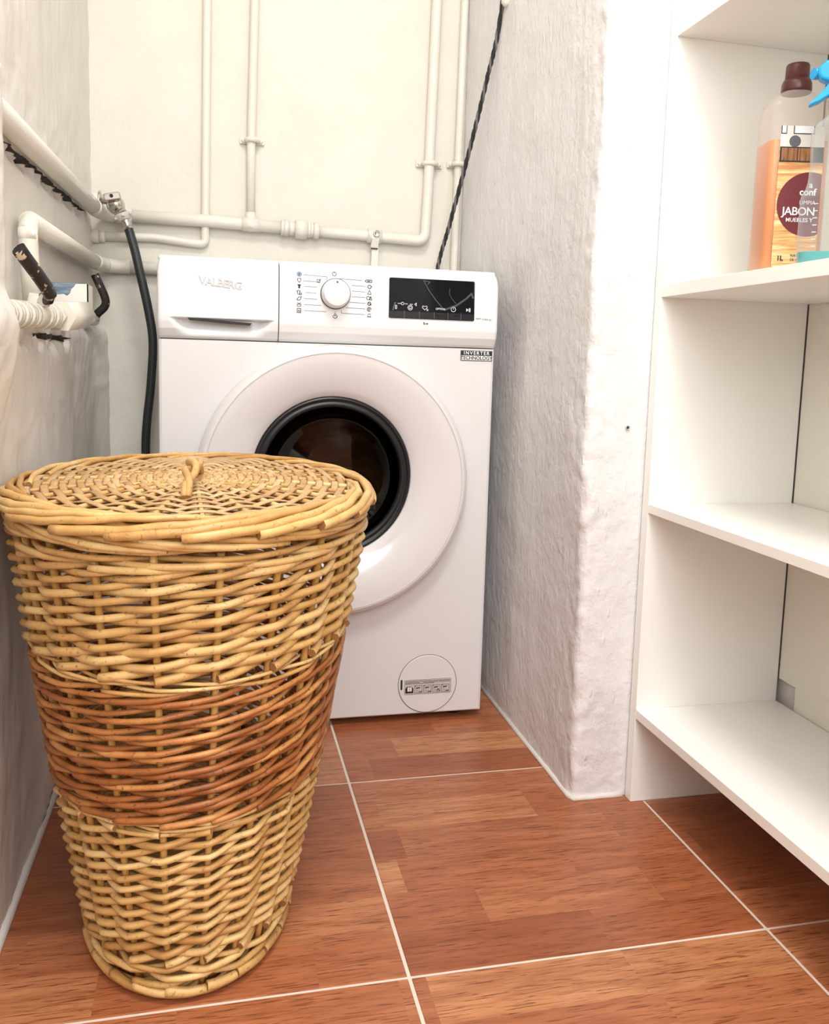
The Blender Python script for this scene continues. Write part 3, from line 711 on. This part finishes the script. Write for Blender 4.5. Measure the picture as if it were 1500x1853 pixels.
for q in range(2):
    pts = []
    for k in range(31):
        t = k / 30; tw = t * 10 + q * pi; yy = -.155 + .175 * t; hz = .024 * sin(pi * t) ** .6
        pts.append((LC.x + .0035 + .0050 * cos(tw) * (.3 + sin(pi * t)) - .010 * (1 - t), LC.y + .004 + yy, lid_z(.1) + .001 + hz + .0042 * sin(tw) * sin(pi * t)))
    b = MB(); b.tube(pts, .0043, 7); b.obj('lid_handle', M['willow'], lid)

# ------------------------------------------------------------------ shelf unit
su = thing('shelf_unit', 'white melamine shelf unit with open shelves against the right wall', 'shelf', (.86, -.72, 0))
SX0, SX1, SY0, SY1 = .733, .980, -1.10, -.351
b = MB(); b.box(SX0, SX1, SY1, SY1 + .019, .0, 1.95, 0, .0008); b.obj('side_panel', M['melamine'], su)
b = MB(); b.box(SX0, SX1, SY0 - .019, SY0, 0, 1.95, 0, .0008); b.obj('side_panel', M['melamine'], su)
for zt, zb in ((.1515, .1370), (.4745, .4612), (.8002, .7820), (1.1640, 1.1460), (1.5, 1.482), (1.95, 1.932)):
    b = MB(); b.box(SX0, SX1 - .001, SY0 + .0004, SY1 - .0004, zb, zt, 0, .0006); b.obj('shelf', M['melamine'], su)
b = MB(); X = SX1 + .0015
nx, nzt = -.3935, .1885
outl = [(SY1 - .0016, nzt), (SY1 - .0016, 1.94), (SY0, 1.94), (SY0, .1372), (nx, .1372), (nx, nzt)]
b.prism(outl, X, X + .004, lambda p, q, h: (h, p, q)); lab(b.obj('back_panel', M['hardboard'], su), 'white back board with a notch cut from its lower corner')

# ------------------------------------------------------------------ soap bottle and spray bottle on the shelf
ZSH = .8002
n2 = Vector((-.24, -.97, 0)).normalized(); tx = Vector((-n2.y, n2.x, 0)); tx = tx if tx.x > 0 else -tx
BW, BD = .075, .052
fl = Vector((.7555, -.5535, ZSH)); bc = fl + tx * BW / 2 - n2 * BD / 2
sb = thing('soap_bottle', 'translucent bottle of orange furniture soap with a maroon screw cap', 'bottle', tuple(bc))
def loftbox(b, secs, c, X, Y, corner=.010, mi=0, cap=True):
    """secs: (z, half width, half depth, corner)"""
    rings = []
    for z, hw, hd, cr in secs:
        cr = min(cr, hw * .999, hd * .999)
        rings.append([c + X * p + Y * q + Vector((0, 0, z)) for p, q in rrect(-hw, hw, -hd, hd, cr, 4)])
    n = len(rings[0]); vs = [v for r in rings for v in r]
    fs = [(i * n + k, i * n + (k + 1) % n, (i + 1) * n + (k + 1) % n, (i + 1) * n + k) for i in range(len(rings) - 1) for k in range(n)]
    b.add(vs, fs, mi, True)
    if cap: b.add(rings[0], [tuple(range(n))], mi); b.add(rings[-1], [tuple(range(n))], mi)
b = MB(); hw, hd = BW / 2, BD / 2
loftbox(b, [(.0005, hw - .003, hd - .003, .006), (.004, hw, hd, .008), (.150, hw - .001, hd, .008), (.192, hw - .0015, hd - .0005, .008), (.2070, hw - .0030, hd - .002, .010), (.2125, hw - .0075, hd - .006, .013), (.218, .0225, .0185, .016), (.223, .0160, .0150, .0149), (.236, .0135, .0135, .0134)], bc, tx, n2)
b.obj('bottle_body', M['frosted'], sb)
b = MB(); loftbox(b, [(.002, hw - .004, hd - .004, .006), (.006, hw - .0012, hd - .0012, .007), (.158, hw - .0022, hd - .0012, .007), (.160, hw - .0024, hd - .0014, .007)], bc, tx, n2); b.obj('liquid', M['orange_liquid'], sb)
b = MB(); b.lathe([(.0172, .2215), (.0180, .224), (.0176, .232), (.0158, .2365), (.0142, .2370), (.0138, .2530), (.0130, .2552), (0, .2557)], bc, 'Z', 36); b.obj('cap', M['maroon'], sb)
def L(u, v, h=.0006):  # point on the label face: u right, v up
    return fl + tx * u + Vector((0, 0, v)) + n2 * h
def lpoly(b, poly, h, mi=0): b.add([L(u, v, h) for u, v in poly], [tuple(range(len(poly)))], mi)
b = MB(); lpoly(b, rrect(.0120, .0660, .0060, .1760, .0050, 4), .0008); lb = b.obj('label', M['label_wood'], sb)
b = MB(); lpoly(b, [(.0122, .1500), (.0658, .1500), (.0658, .171), (.0625, .1758), (.0170, .1758), (.0122, .171)], .0011, 0)
b.obj('label_room', M['label_wall'], lb)
def lbox(name, u0, u1, v0, v1, h, mat):
    b = MB(); lpoly(b, [(u0, v0), (u1, v0), (u1, v1), (u0, v1)], h); return b.obj(name, mat, lb)
for u0, u1 in ((.0125, .0195), (.0275, .0530)):
    lbox('picture_frame', u0, u1, .1660, .1757, .0013, M['ink']); lbox('picture', u0 + .0011, u1 - .0011, .1671, .1757, .0015, M['white_ink'])
b = MB(); lpoly(b, circ(.0300, .1575, .0070, 20)[:-1], .0014); b.obj('globe', M['ink_grey'], lb)
b = MB(); lpoly(b, [(.0135, .152), (.0185, .152), (.0185, .160), (.0165, .165), (.0140, .162)], .0014); b.obj('white_vase', M['white_ink'], lb)
lbox('sideboard_frame', .0125, .0658, .1330, .1510, .0013, M['ink'])
lbox('sideboard_door', .0145, .0335, .1345, .1495, .0016, M['label_board']); lbox('sideboard_door', .0347, .0530, .1345, .1495, .0016, M['label_board'])
b = MB(); cc = [(max(.0122, min(.0658, u)), v) for u, v in circ(.0520, .0830, .0385, 44)[:-1]]; lpoly(b, cc, .0012); b.obj('label_disc', M['label_maroon'], lb)
def ltext(name, s_, size, u, v, mat, bold=0.0, sp=1.0): return text_mesh(name, s_, size, L(u, v, .0016), tx, (0, 0, 1), mat, lb, bold, .0001, 'LEFT', sp)
ltext('lettering', 'conf', .0115, .0400, .0940, M['white_ink'], .025); ltext('lettering', 'a', .0105, .0510, .1030, M['white_ink'], .02)
ltext('lettering', 'LIMPIA', .0068, .0405, .0830, M['white_ink'], -.003); ltext('lettering', 'JABON', .0138, .0205, .0700, M['white_ink'], .012, .92); ltext('lettering', 'MUEBLES Y', .0068, .0255, .0620, M['white_ink'], .01)
ltext('lettering', '1L', .0082, .0180, .0150, M['ink'], .03); ltext('lettering', 'NATURAL', .0046, .0345, .0200, M['ink']); ltext('lettering', 'DE MUEBLES', .0042, .0345, .0150, M['ink'])

sp = thing('spray_bottle', 'clear spray bottle with blue trigger and a little teal liquid', 'bottle', (.790, -.634, ZSH))
sc = Vector((.790, -.634, ZSH)); vx = Vector((.811, -.585, 0)).normalized(); vy = Vector((-.585, -.811, 0)).normalized()
b = MB(); loftbox(b, [(.0005, .034, .030, .012), (.004, .0365, .032, .013), (.074, .0365, .032, .013), (.080, .0355, .031, .014), (.086, .0320, .029, .016), (.096, .0298, .028, .018), (.115, .0288, .0275, .019), (.136, .0300, .0280, .020), (.150, .0298, .0275, .021), (.160, .0255, .0250, .021), (.168, .0165, .0165, .0164), (.174, .0115, .0115, .0114), (.186, .0112, .0112, .0111)], sc, vx, vy)
b.obj('bottle_body', M['pet'], sp)
b = MB(); loftbox(b, [(.002, .033, .029, .011), (.0045, .0350, .0308, .012), (.0150, .0350, .0308, .012)], sc, vx, vy); b.obj('liquid', M['teal'], sp)
for k in range(7):
    off = -.022; b = MB(); b.add([sc + vx * u + vy * .0324 + Vector((0, 0, .020 + k * .0078 + dz)) for u, dz in ((off, 0), (off + .0045, 0), (off + .0045, .0007), (off, .0007))], [(0, 1, 2, 3)]); b.obj('fill_mark', M['white_ink'], sp)
b = MB(); b.lathe([(.0140, .180), (.0145, .183), (.0145, .196), (.0120, .198), (.0110, .204)], sc, 'Z', 28); b.obj('collar', M['blue'], sp)
b = MB(); hx = -vx
secs = []
def headsec(b):
    pts = [(.012, .206), (.000, .2045), (-.016, .2055), (-.0255, .2090), (-.0290, .2160), (-.0275, .2230), (-.021, .2290), (-.008, .2330), (.010, .2340), (.024, .2310), (.027, .222), (.022, .210)]
    b.prism(pts, -.0095, .0095, lambda p, q, h: sc + vx * p + vy * h + Vector((0, 0, q)))
headsec(b); hd_ = b.obj('spray_head', M['blue'], sp)
bmod = hd_.modifiers.new('bevel', 'BEVEL'); bmod.width = .0055; bmod.segments = 3
b = MB(); b.lathe([(.0062, 0), (.0062, .006), (.0045, .007)], sc + vx * -.033 + Vector((0, 0, .2180)), 'X', 20); b.obj('nozzle', M['blue'], sp)
b = MB(); pts = [(-.012, .208), (-.006, .206), (-.0085, .199), (-.0150, .191), (-.0250, .1850), (-.0355, .1815), (-.0340, .1850), (-.0280, .1905), (-.0215, .197), (-.0170, .204)]
b.prism(pts, -.0065, .0065, lambda p, q, h: sc + vx * p + vy * h + Vector((0, 0, q))); tg = b.obj('trigger', M['blue'], sp)
bmod = tg.modifiers.new('bevel', 'BEVEL'); bmod.width = .002; bmod.segments = 2

# ------------------------------------------------------------------ pipework
def pipe(b, pts, r, bend=0, sides=14, mi=0):
    P = arc_path(pts, bend) if bend and len(pts) > 2 else pts
    b.tube(P, r, sides, mi=mi)
def collar(b, p, q, r, sides=16):
    b.tube([p, q], r, sides)
PYW = .4165
# 1: supply pipe along the left wall, then the back wall, rising at the right
mp = thing('supply_pipe', 'white-painted supply pipe running along both walls and rising at right', 'pipe', (-.10, .41, .96))
b = MB(); pipe(b, [(-.1425, -.62, .9385), (-.1425, -.10, .9535), (-.1405, .325, .9655)], .0150); b.obj('pipe_run', M['pipe'], mp)
b = MB(); pipe(b, [(-.1405, .322, .9655), (-.1390, .375, .9650), (-.1180, PYW - .001, .9650), (-.075, PYW, .9640)], .0165, .022); b.obj('elbow', M['pipe'], mp)
b = MB(); collar(b, (-.098, PYW, .9645), (-.082, PYW, .9642), .0185); b.obj('collar', M['pipe'], mp)
b = MB(); pipe(b, [(-.080, PYW, .9642), (.10, PYW, .9632), (.242, PYW, .9590)], .0130); b.obj('pipe_run', M['pipe'], mp)
b = MB(); pipe(b, [(.308, PYW, .9560), (.40, PYW, .9540), (.556, PYW, .9490), (.560, PYW, 1.05), (.569, PYW, 1.52), (.572, PYW, 2.445)], .0115, .020); b.obj('pipe_run', M['pipe'], mp)
b = MB()
for x0, x1, r, sd in ((.2335, .240, .0165, 16), (.240, .2500, .0185, 6), (.2500, .2640, .0150, 16), (.2640, .2900, .0200, 18), (.2900, .2975, .0160, 16), (.2975, .3040, .0150, 16), (.3040, .3160, .0190, 6)):
    collar(b, (x0, PYW, .9592 - (x0 - .2335) * .035), (x1, PYW, .9592 - (x1 - .2335) * .035), r, sd)
b.obj('union_coupling', M['pipe'], mp)
b = MB(); collar(b, (.424, PYW, .9535), (.456, PYW, .9522), .0150); b.obj('collar', M['pipe'], mp)
b = MB(); pipe(b, [(.1690, PYW + .002, .9600), (.1690, PYW + .002, 1.12), (.1770, PYW + .002, 1.52), (.180, PYW + .002, 2.445)], .0092); b.obj('riser', M['pipe'], mp)
b = MB(); collar(b, (.150, PYW, .9618), (.188, PYW, .9606), .0148); b.lathe([(.0140, -.012), (.0120, .012), (.0105, .022)], (.169, PYW, .965), 'Z', 16); b.obj('tee', M['pipe'], mp)
def clamp(parent, x, z, r, w=.028):
    b = MB(); b.box(x - w, x + w, .4255, .4295, z - .0065, z + .0065, 0, .0012)
    b.tube([(x + (r + .0025) * cos(t), PYW + .002 - (r + .0025) * sin(t), z) for t in frange(-.3, pi + .3, .3)], .0055, 8)
    for s_ in (-1, 1): b.lathe([(.0052, 0), (.0048, -.004), (0, -.0052)], (x + s_ * (w - .008), .4255, z), 'Y', 12)
    return b.obj('clamp', M['pipe'], parent)
clamp(mp, .1712, 1.1375, .0092, .026); clamp(mp, .5630, 1.1190, .0115, .030)
# 2: thin pipe from the left corner, rising in front of the wall
tp = thing('thin_pipe', 'thin white-painted pipe rising beside the tap, with a square lower bend', 'pipe', (.075, .42, .916))
b = MB(); pipe(b, [(-.150, .4235, .9190), (-.03, .4235, .9235), (.045, .4235, .9165), (.0735, .4235, .9150), (.0740, .4235, 1.00), (.0790, .4235, 1.52), (.082, .4235, 2.445)], .0090, .013); b.obj('pipe_run', M['pipe'], tp)
b = MB(); collar(b, (-.164, .4235, .9190), (-.142, .4235, .9190), .0135); collar(b, (-.142, .4235, .9190), (-.130, .4235, .9192), .0115); b.obj('collar', M['pipe'], tp)
# 3: lower pipe from the shut-off valve round the corner and behind the machine
lp = thing('lower_pipe', 'white-painted pipe dropping to the levers and passing behind the washer', 'pipe', (-.14, -.28, .84))
b = MB(); pipe(b, [(-.1400, -.285, .845), (-.1400, .02, .851), (-.1400, .335, .8585)], .0135); b.obj('pipe_run', M['pipe'], lp)
b = MB(); pipe(b, [(-.1400, .330, .8585), (-.1390, .385, .8590), (-.1150, .4170, .8595), (-.080, .4175, .8595)], .0150, .022); b.obj('elbow', M['pipe'], lp)
b = MB(); pipe(b, [(-.082, .4175, .8595), (.15, .4175, .8570)], .0130); b.obj('pipe_run', M['pipe'], lp)
b = MB(); pipe(b, [(-.1395, -.262, .8455), (-.1395, -.300, .8440), (-.1390, -.303, .81), (-.1345, -.303, .735)], .0122, .024); b.obj('drop', M['pipe'], lp)
# 4: riser in the right corner
cpp = thing('corner_riser', 'slim white-painted riser pipe in the right back corner', 'pipe', (.6285, .42, .8))
b = MB(); pipe(b, [(.6240, .421, .55), (.6270, .421, .90), (.6330, .421, 1.52), (.634, .421, 2.445)], .0088); b.obj('pipe_run', M['pipe'], cpp)
clamp(cpp, .6165 + .012, 1.1230, .0088, .024)
b = MB(); pipe(b, [(.6385, .4265, .55), (.6405, .4265, 2.445)], .0045, 0, 8)
o = b.obj('corner_cable', M['pipe']); o['label'] = 'white-painted cable squeezed between slim riser and right wall'; o['category'] = 'cable'
# strap hanging from the supply pipe
st = thing('strap', 'white hanging metal strap screwed to the supply pipe above the washer', 'strap', (.441, .40, .92))
b = MB()
path = [(.9610, .4000), (.9460, .3995), (.9280, .4060), (.9250, .4075), (.80, .4100)]
for (z0, y0), (z1, y1) in zip(path, path[1:]): b.add([(.4335, y0, z0), (.4485, y0, z0), (.4470 - .002 * (z1 < .9), y1, z1), (.4320 - .002 * (z1 < .9), y1, z1), (.4335, y0 + .002, z0), (.4485, y0 + .002, z0), (.4450, y1 + .002, z1), (.4300, y1 + .002, z1)], [(0, 1, 2, 3), (4, 7, 6, 5), (0, 3, 7, 4), (1, 5, 6, 2)])
b.obj('band', M['pipe'], st)
b = MB(); b.lathe([(.0075, 0), (.0072, -.004), (.0045, -.0045), (.0042, -.003), (0, -.003)], (.4415, .3995, .9565), 'Y', 18); b.obj('screw', M['chrome'], st)
b = MB(); b.box(.4308, .4462, .4045, .4060, .9235, .9262); b.obj('tape_mark', M['ink'], st)

# chrome stop tap with the inlet hose
tap = thing('stop_tap', 'chrome stop tap on the back wall above the black hose', 'tap', (-.11, .36, .975))
TX, TY, TZ = -.106, .345, .9815
b = MB(); collar(b, (-.152, TY, TZ - .004), (-.130, TY, TZ - .002), .0165); b.obj('collar', M['pipe'], tap)
b = MB(); b.tube([(-.140, .37, .9700), (-.139, TY, TZ - .003)], .0145, 14); b.obj('stub', M['pipe'], tap)
b = MB(); b.lathe([(.0140, -.003), (.0185, -.001), (.0188, .0015), (.0130, .004), (.0075, .006), (.0070, .024)], (-.1300, TY, TZ - .001), 'X', 28); b.obj('flange', M['chrome'], tap)
b = MB(); b.lathe([(.0, -.021), (.0120, -.020), (.0155, -.015), (.0178, -.005), (.0178, .008), (.0140, .015), (.0, .017)], (TX + .006, TY, TZ - .009), 'Y', 28)
b.tube([(TX + .004, TY, TZ - .004), (TX + .012, TY - .002, TZ - .019), (TX + .0175, TY - .004, TZ - .027)], .0125, 18); b.obj('valve_body', M['chrome'], tap)
b = MB(); hmat = Matrix.Rotation(math.radians(-12), 3, 'Y')
bm_ = MB(); bm_.box(-.0165, .0165, -.006, .006, -.008, .008, 0, .003)
b.add([tuple(Vector((TX + .002, TY - .023, TZ + .003)) + hmat @ Vector(v)) for v in bm_.v], bm_.f); hnd = b.obj('handle', M['chrome'], tap)
b = MB(); b.lathe([(.0036, 0), (.0036, -.0012), (.0026, -.0012), (.0020, -.0004), (0, -.0004)], (TX + .001, TY - .029, TZ + .004), 'Y', 16); b.obj('handle_screw', M['ink'], hnd)
b = MB(); c0 = Vector((TX + .0175, TY - .004, TZ - .027)); dn = Vector((.42, -.06, -.90)).normalized()
b.tube([c0, c0 + dn * .004, c0 + dn * .010, c0 + dn * .016, c0 + dn * .030], lambda t: (.0165 if t < .3 else .0150 if t < .55 else .0085 if t < .8 else .0065), 18)
for k in range(6):
    a = k * pi / 3 + .4; s1 = dn.cross(Vector((0, 1, 0))).normalized(); s2 = dn.cross(s1)
    d = s1 * cos(a) + s2 * sin(a); b.tube([c0 + dn * .006 + d * .013, c0 + dn * .006 + d * .021], .0028, 6)
b.obj('hose_nut', M['hose_ring'], tap)
ho = thing('inlet_hose', 'dark grey rubber inlet hose hanging left of the washing machine', 'hose', (-.05, .34, 0))
hp = [(-.0815, .337, .9440), (-.0748, .336, .9256), (-.0640, .332, .888), (-.0545, .330, .846), (-.0380, .330, .768), (-.0295, .330, .7015), (-.0345, .330, .6112), (-.0420, .330, .5429), (-.0455, .331, .474), (-.044, .335, .30), (-.034, .355, .10), (-.028, .375, .012)]
HP = bez(hp, 8)
b = MB(); b.tube(HP[7:], .0088, 12); b.obj('hose_tube', M['hose'], ho)
b = MB(); b.tube([HP[0], HP[2], HP[5], HP[8]], .0096, 16); b.obj('ferrule', M['chrome'], ho)

# shut-off valves with black levers, and the meter box between them
sv = thing('shutoff_valve', 'white-painted shut-off valve with raised black lever, nearest on the left wall', 'valve', (-.122, -.30, .72))
def ax(y): return Vector((-.1265 + .022 * (y + .46), y, .7185 + .012 * (y + .46) / .35))
b = MB()
for k in range(9):
    y0 = -.52 + k * .016; collar(b, ax(y0), ax(y0 + .010), .0165 - .001 * (k % 2), 16); collar(b, ax(y0 + .010), ax(y0 + .016), .0142, 16)
b.obj('threaded_collar', M['pipe'], sv)
b = MB(); collar(b, ax(-.378), ax(-.330), .0160, 18); b.tube([ax(-.345), ax(-.345) + Vector((.006, -.004, .024))], .0125, 14); b.obj('valve_body', M['pipe'], sv)
b = MB()
for k in range(4):
    y0 = -.330 + k * .020; collar(b, ax(y0), ax(y0 + .012), .0178 - .0012 * (k % 2), 18); collar(b, ax(y0 + .012), ax(y0 + .020), .0152, 18)
b.obj('packing_rings', M['pipe'], sv)
b = MB(); collar(b, ax(-.250), ax(-.238), .0190, 6); b.tube([ax(-.238) + Vector((.008, 0, 0)), ax(-.105) + Vector((.014, 0, .004))], .0225, 6); b.obj('hex_nut', M['pipe'], sv)
def lever(parent, base, knee, tip, w, th):
    b = MB(); P = bez([base, knee, tip], 6); n_ = len(P)
    d = (Vector(tip) - Vector(knee)).normalized(); nr = d.cross(Vector((0, 1, .2))).normalized()
    side = Vector((.35, .75, 0)).normalized()
    b.tube(P, 0, 10, flat=(w, th, lambda i: (.25, -.95, .1))); return b.obj('lever', M['lever'], parent)
lever(sv, ax(-.345) + Vector((.008, -.004, .020)), (-.100, -.385, .7480), (-.1180, -.462, .7910), .0085, .0042)
b = MB(); b.lathe([(.0085, -.004), (.0085, .004), (.0045, .006), (0, .006)], ax(-.345) + Vector((.014, -.014, .018)), 'Y', 6); b.obj('lever_nut', M['hose_ring'], sv)
fv = thing('shutoff_valve', 'small shut-off valve with upright black lever, further back in the corner', 'valve', (-.128, .30, .74))
b = MB(); collar(b, (-.150, .26, .7400), (-.142, .33, .7420), .0105, 16); b.tube([(-.138, .315, .742), (-.134, .312, .758)], .008, 12); b.obj('valve_body', M['pipe'], fv)
lever(fv, (-.135, .305, .752), (-.116, .300, .7780), (-.1350, .292, .8300), .0080, .0040)
bx = thing('meter_box', 'small white box with torn blue front above the valve', 'box', (-.122, -.02, .742))
b = MB(); b.box(-.1565, -.0955, -.098, -.050, .7425, .7825, 0, .0015); b.obj('housing', M['box_blue'], bx)
b = MB(); torn = [(-.1560, .7432), (-.0945, .7428), (-.0945, .7815), (-.1120, .7812), (-.1150, .7765), (-.1185, .7735), (-.1205, .7670), (-.1250, .7625), (-.1300, .7655), (-.1370, .7640), (-.1420, .7660), (-.1560, .7655)]
b.prism(torn, -.0995, -.0975, lambda p, q, h: (p, h, q)); b.box(-.0962, -.0945, -.0995, -.0495, .7428, .7815); lab(b.obj('torn_label', M['box_white'], bx), 'torn white skin of the blue box')

# braided cord, wall plug
co = MB(); path = bez([(.640, -.05, 2.44), (.640, .06, 1.75), (.6400, .172, 1.3779), (.629, .225, 1.245), (.616, .295, 1.115), (.600, .365, .985), (.584, .405, .883), (.572, .412, .72), (.57, .415, .45)], 26)
for k in range(3):
    pts = []
    for i, p in enumerate(path):
        a = i * .62 + k * 2 * pi / 3; pts.append(p + Vector((.0024 * cos(a), .0024 * sin(a) * .5, .0024 * sin(a) * .3)))
    co.tube(pts, .0027, 6, mi=1 if k == 2 else 0)
o = co.obj('power_cord', [M['cord_a'], M['cord_b']]); o['label'] = 'twisted dark grey cord slanting down behind the washer'; o['category'] = 'cord'
b = MB(); b.lathe([(.011, .006), (.0105, -.004), (.006, -.010), (0, -.011)], (.642, .150, 1.372), 'X', 16)
o = b.obj('cable_clip', M['pipe']); o['label'] = 'white rounded cable clip on the right wall beside the cord'; o['category'] = 'clip'
wp = MB(); wp.lathe([(.0038, .003), (.0038, -.0012), (.0024, -.0012), (.0024, .002)], (.7025, -.3295, .5882), 'Y', 20, caps=False); wp.lathe([(.0024, .0006), (0, .0006)], (.7025, -.3295, .5882), 'Y', 20, 1, caps=False)
o = wp.obj('wall_plug', [M['hose_ring'], M['grey_gap']]); o['label'] = 'small grey wall plug set into the white pillar'; o['category'] = 'plug'
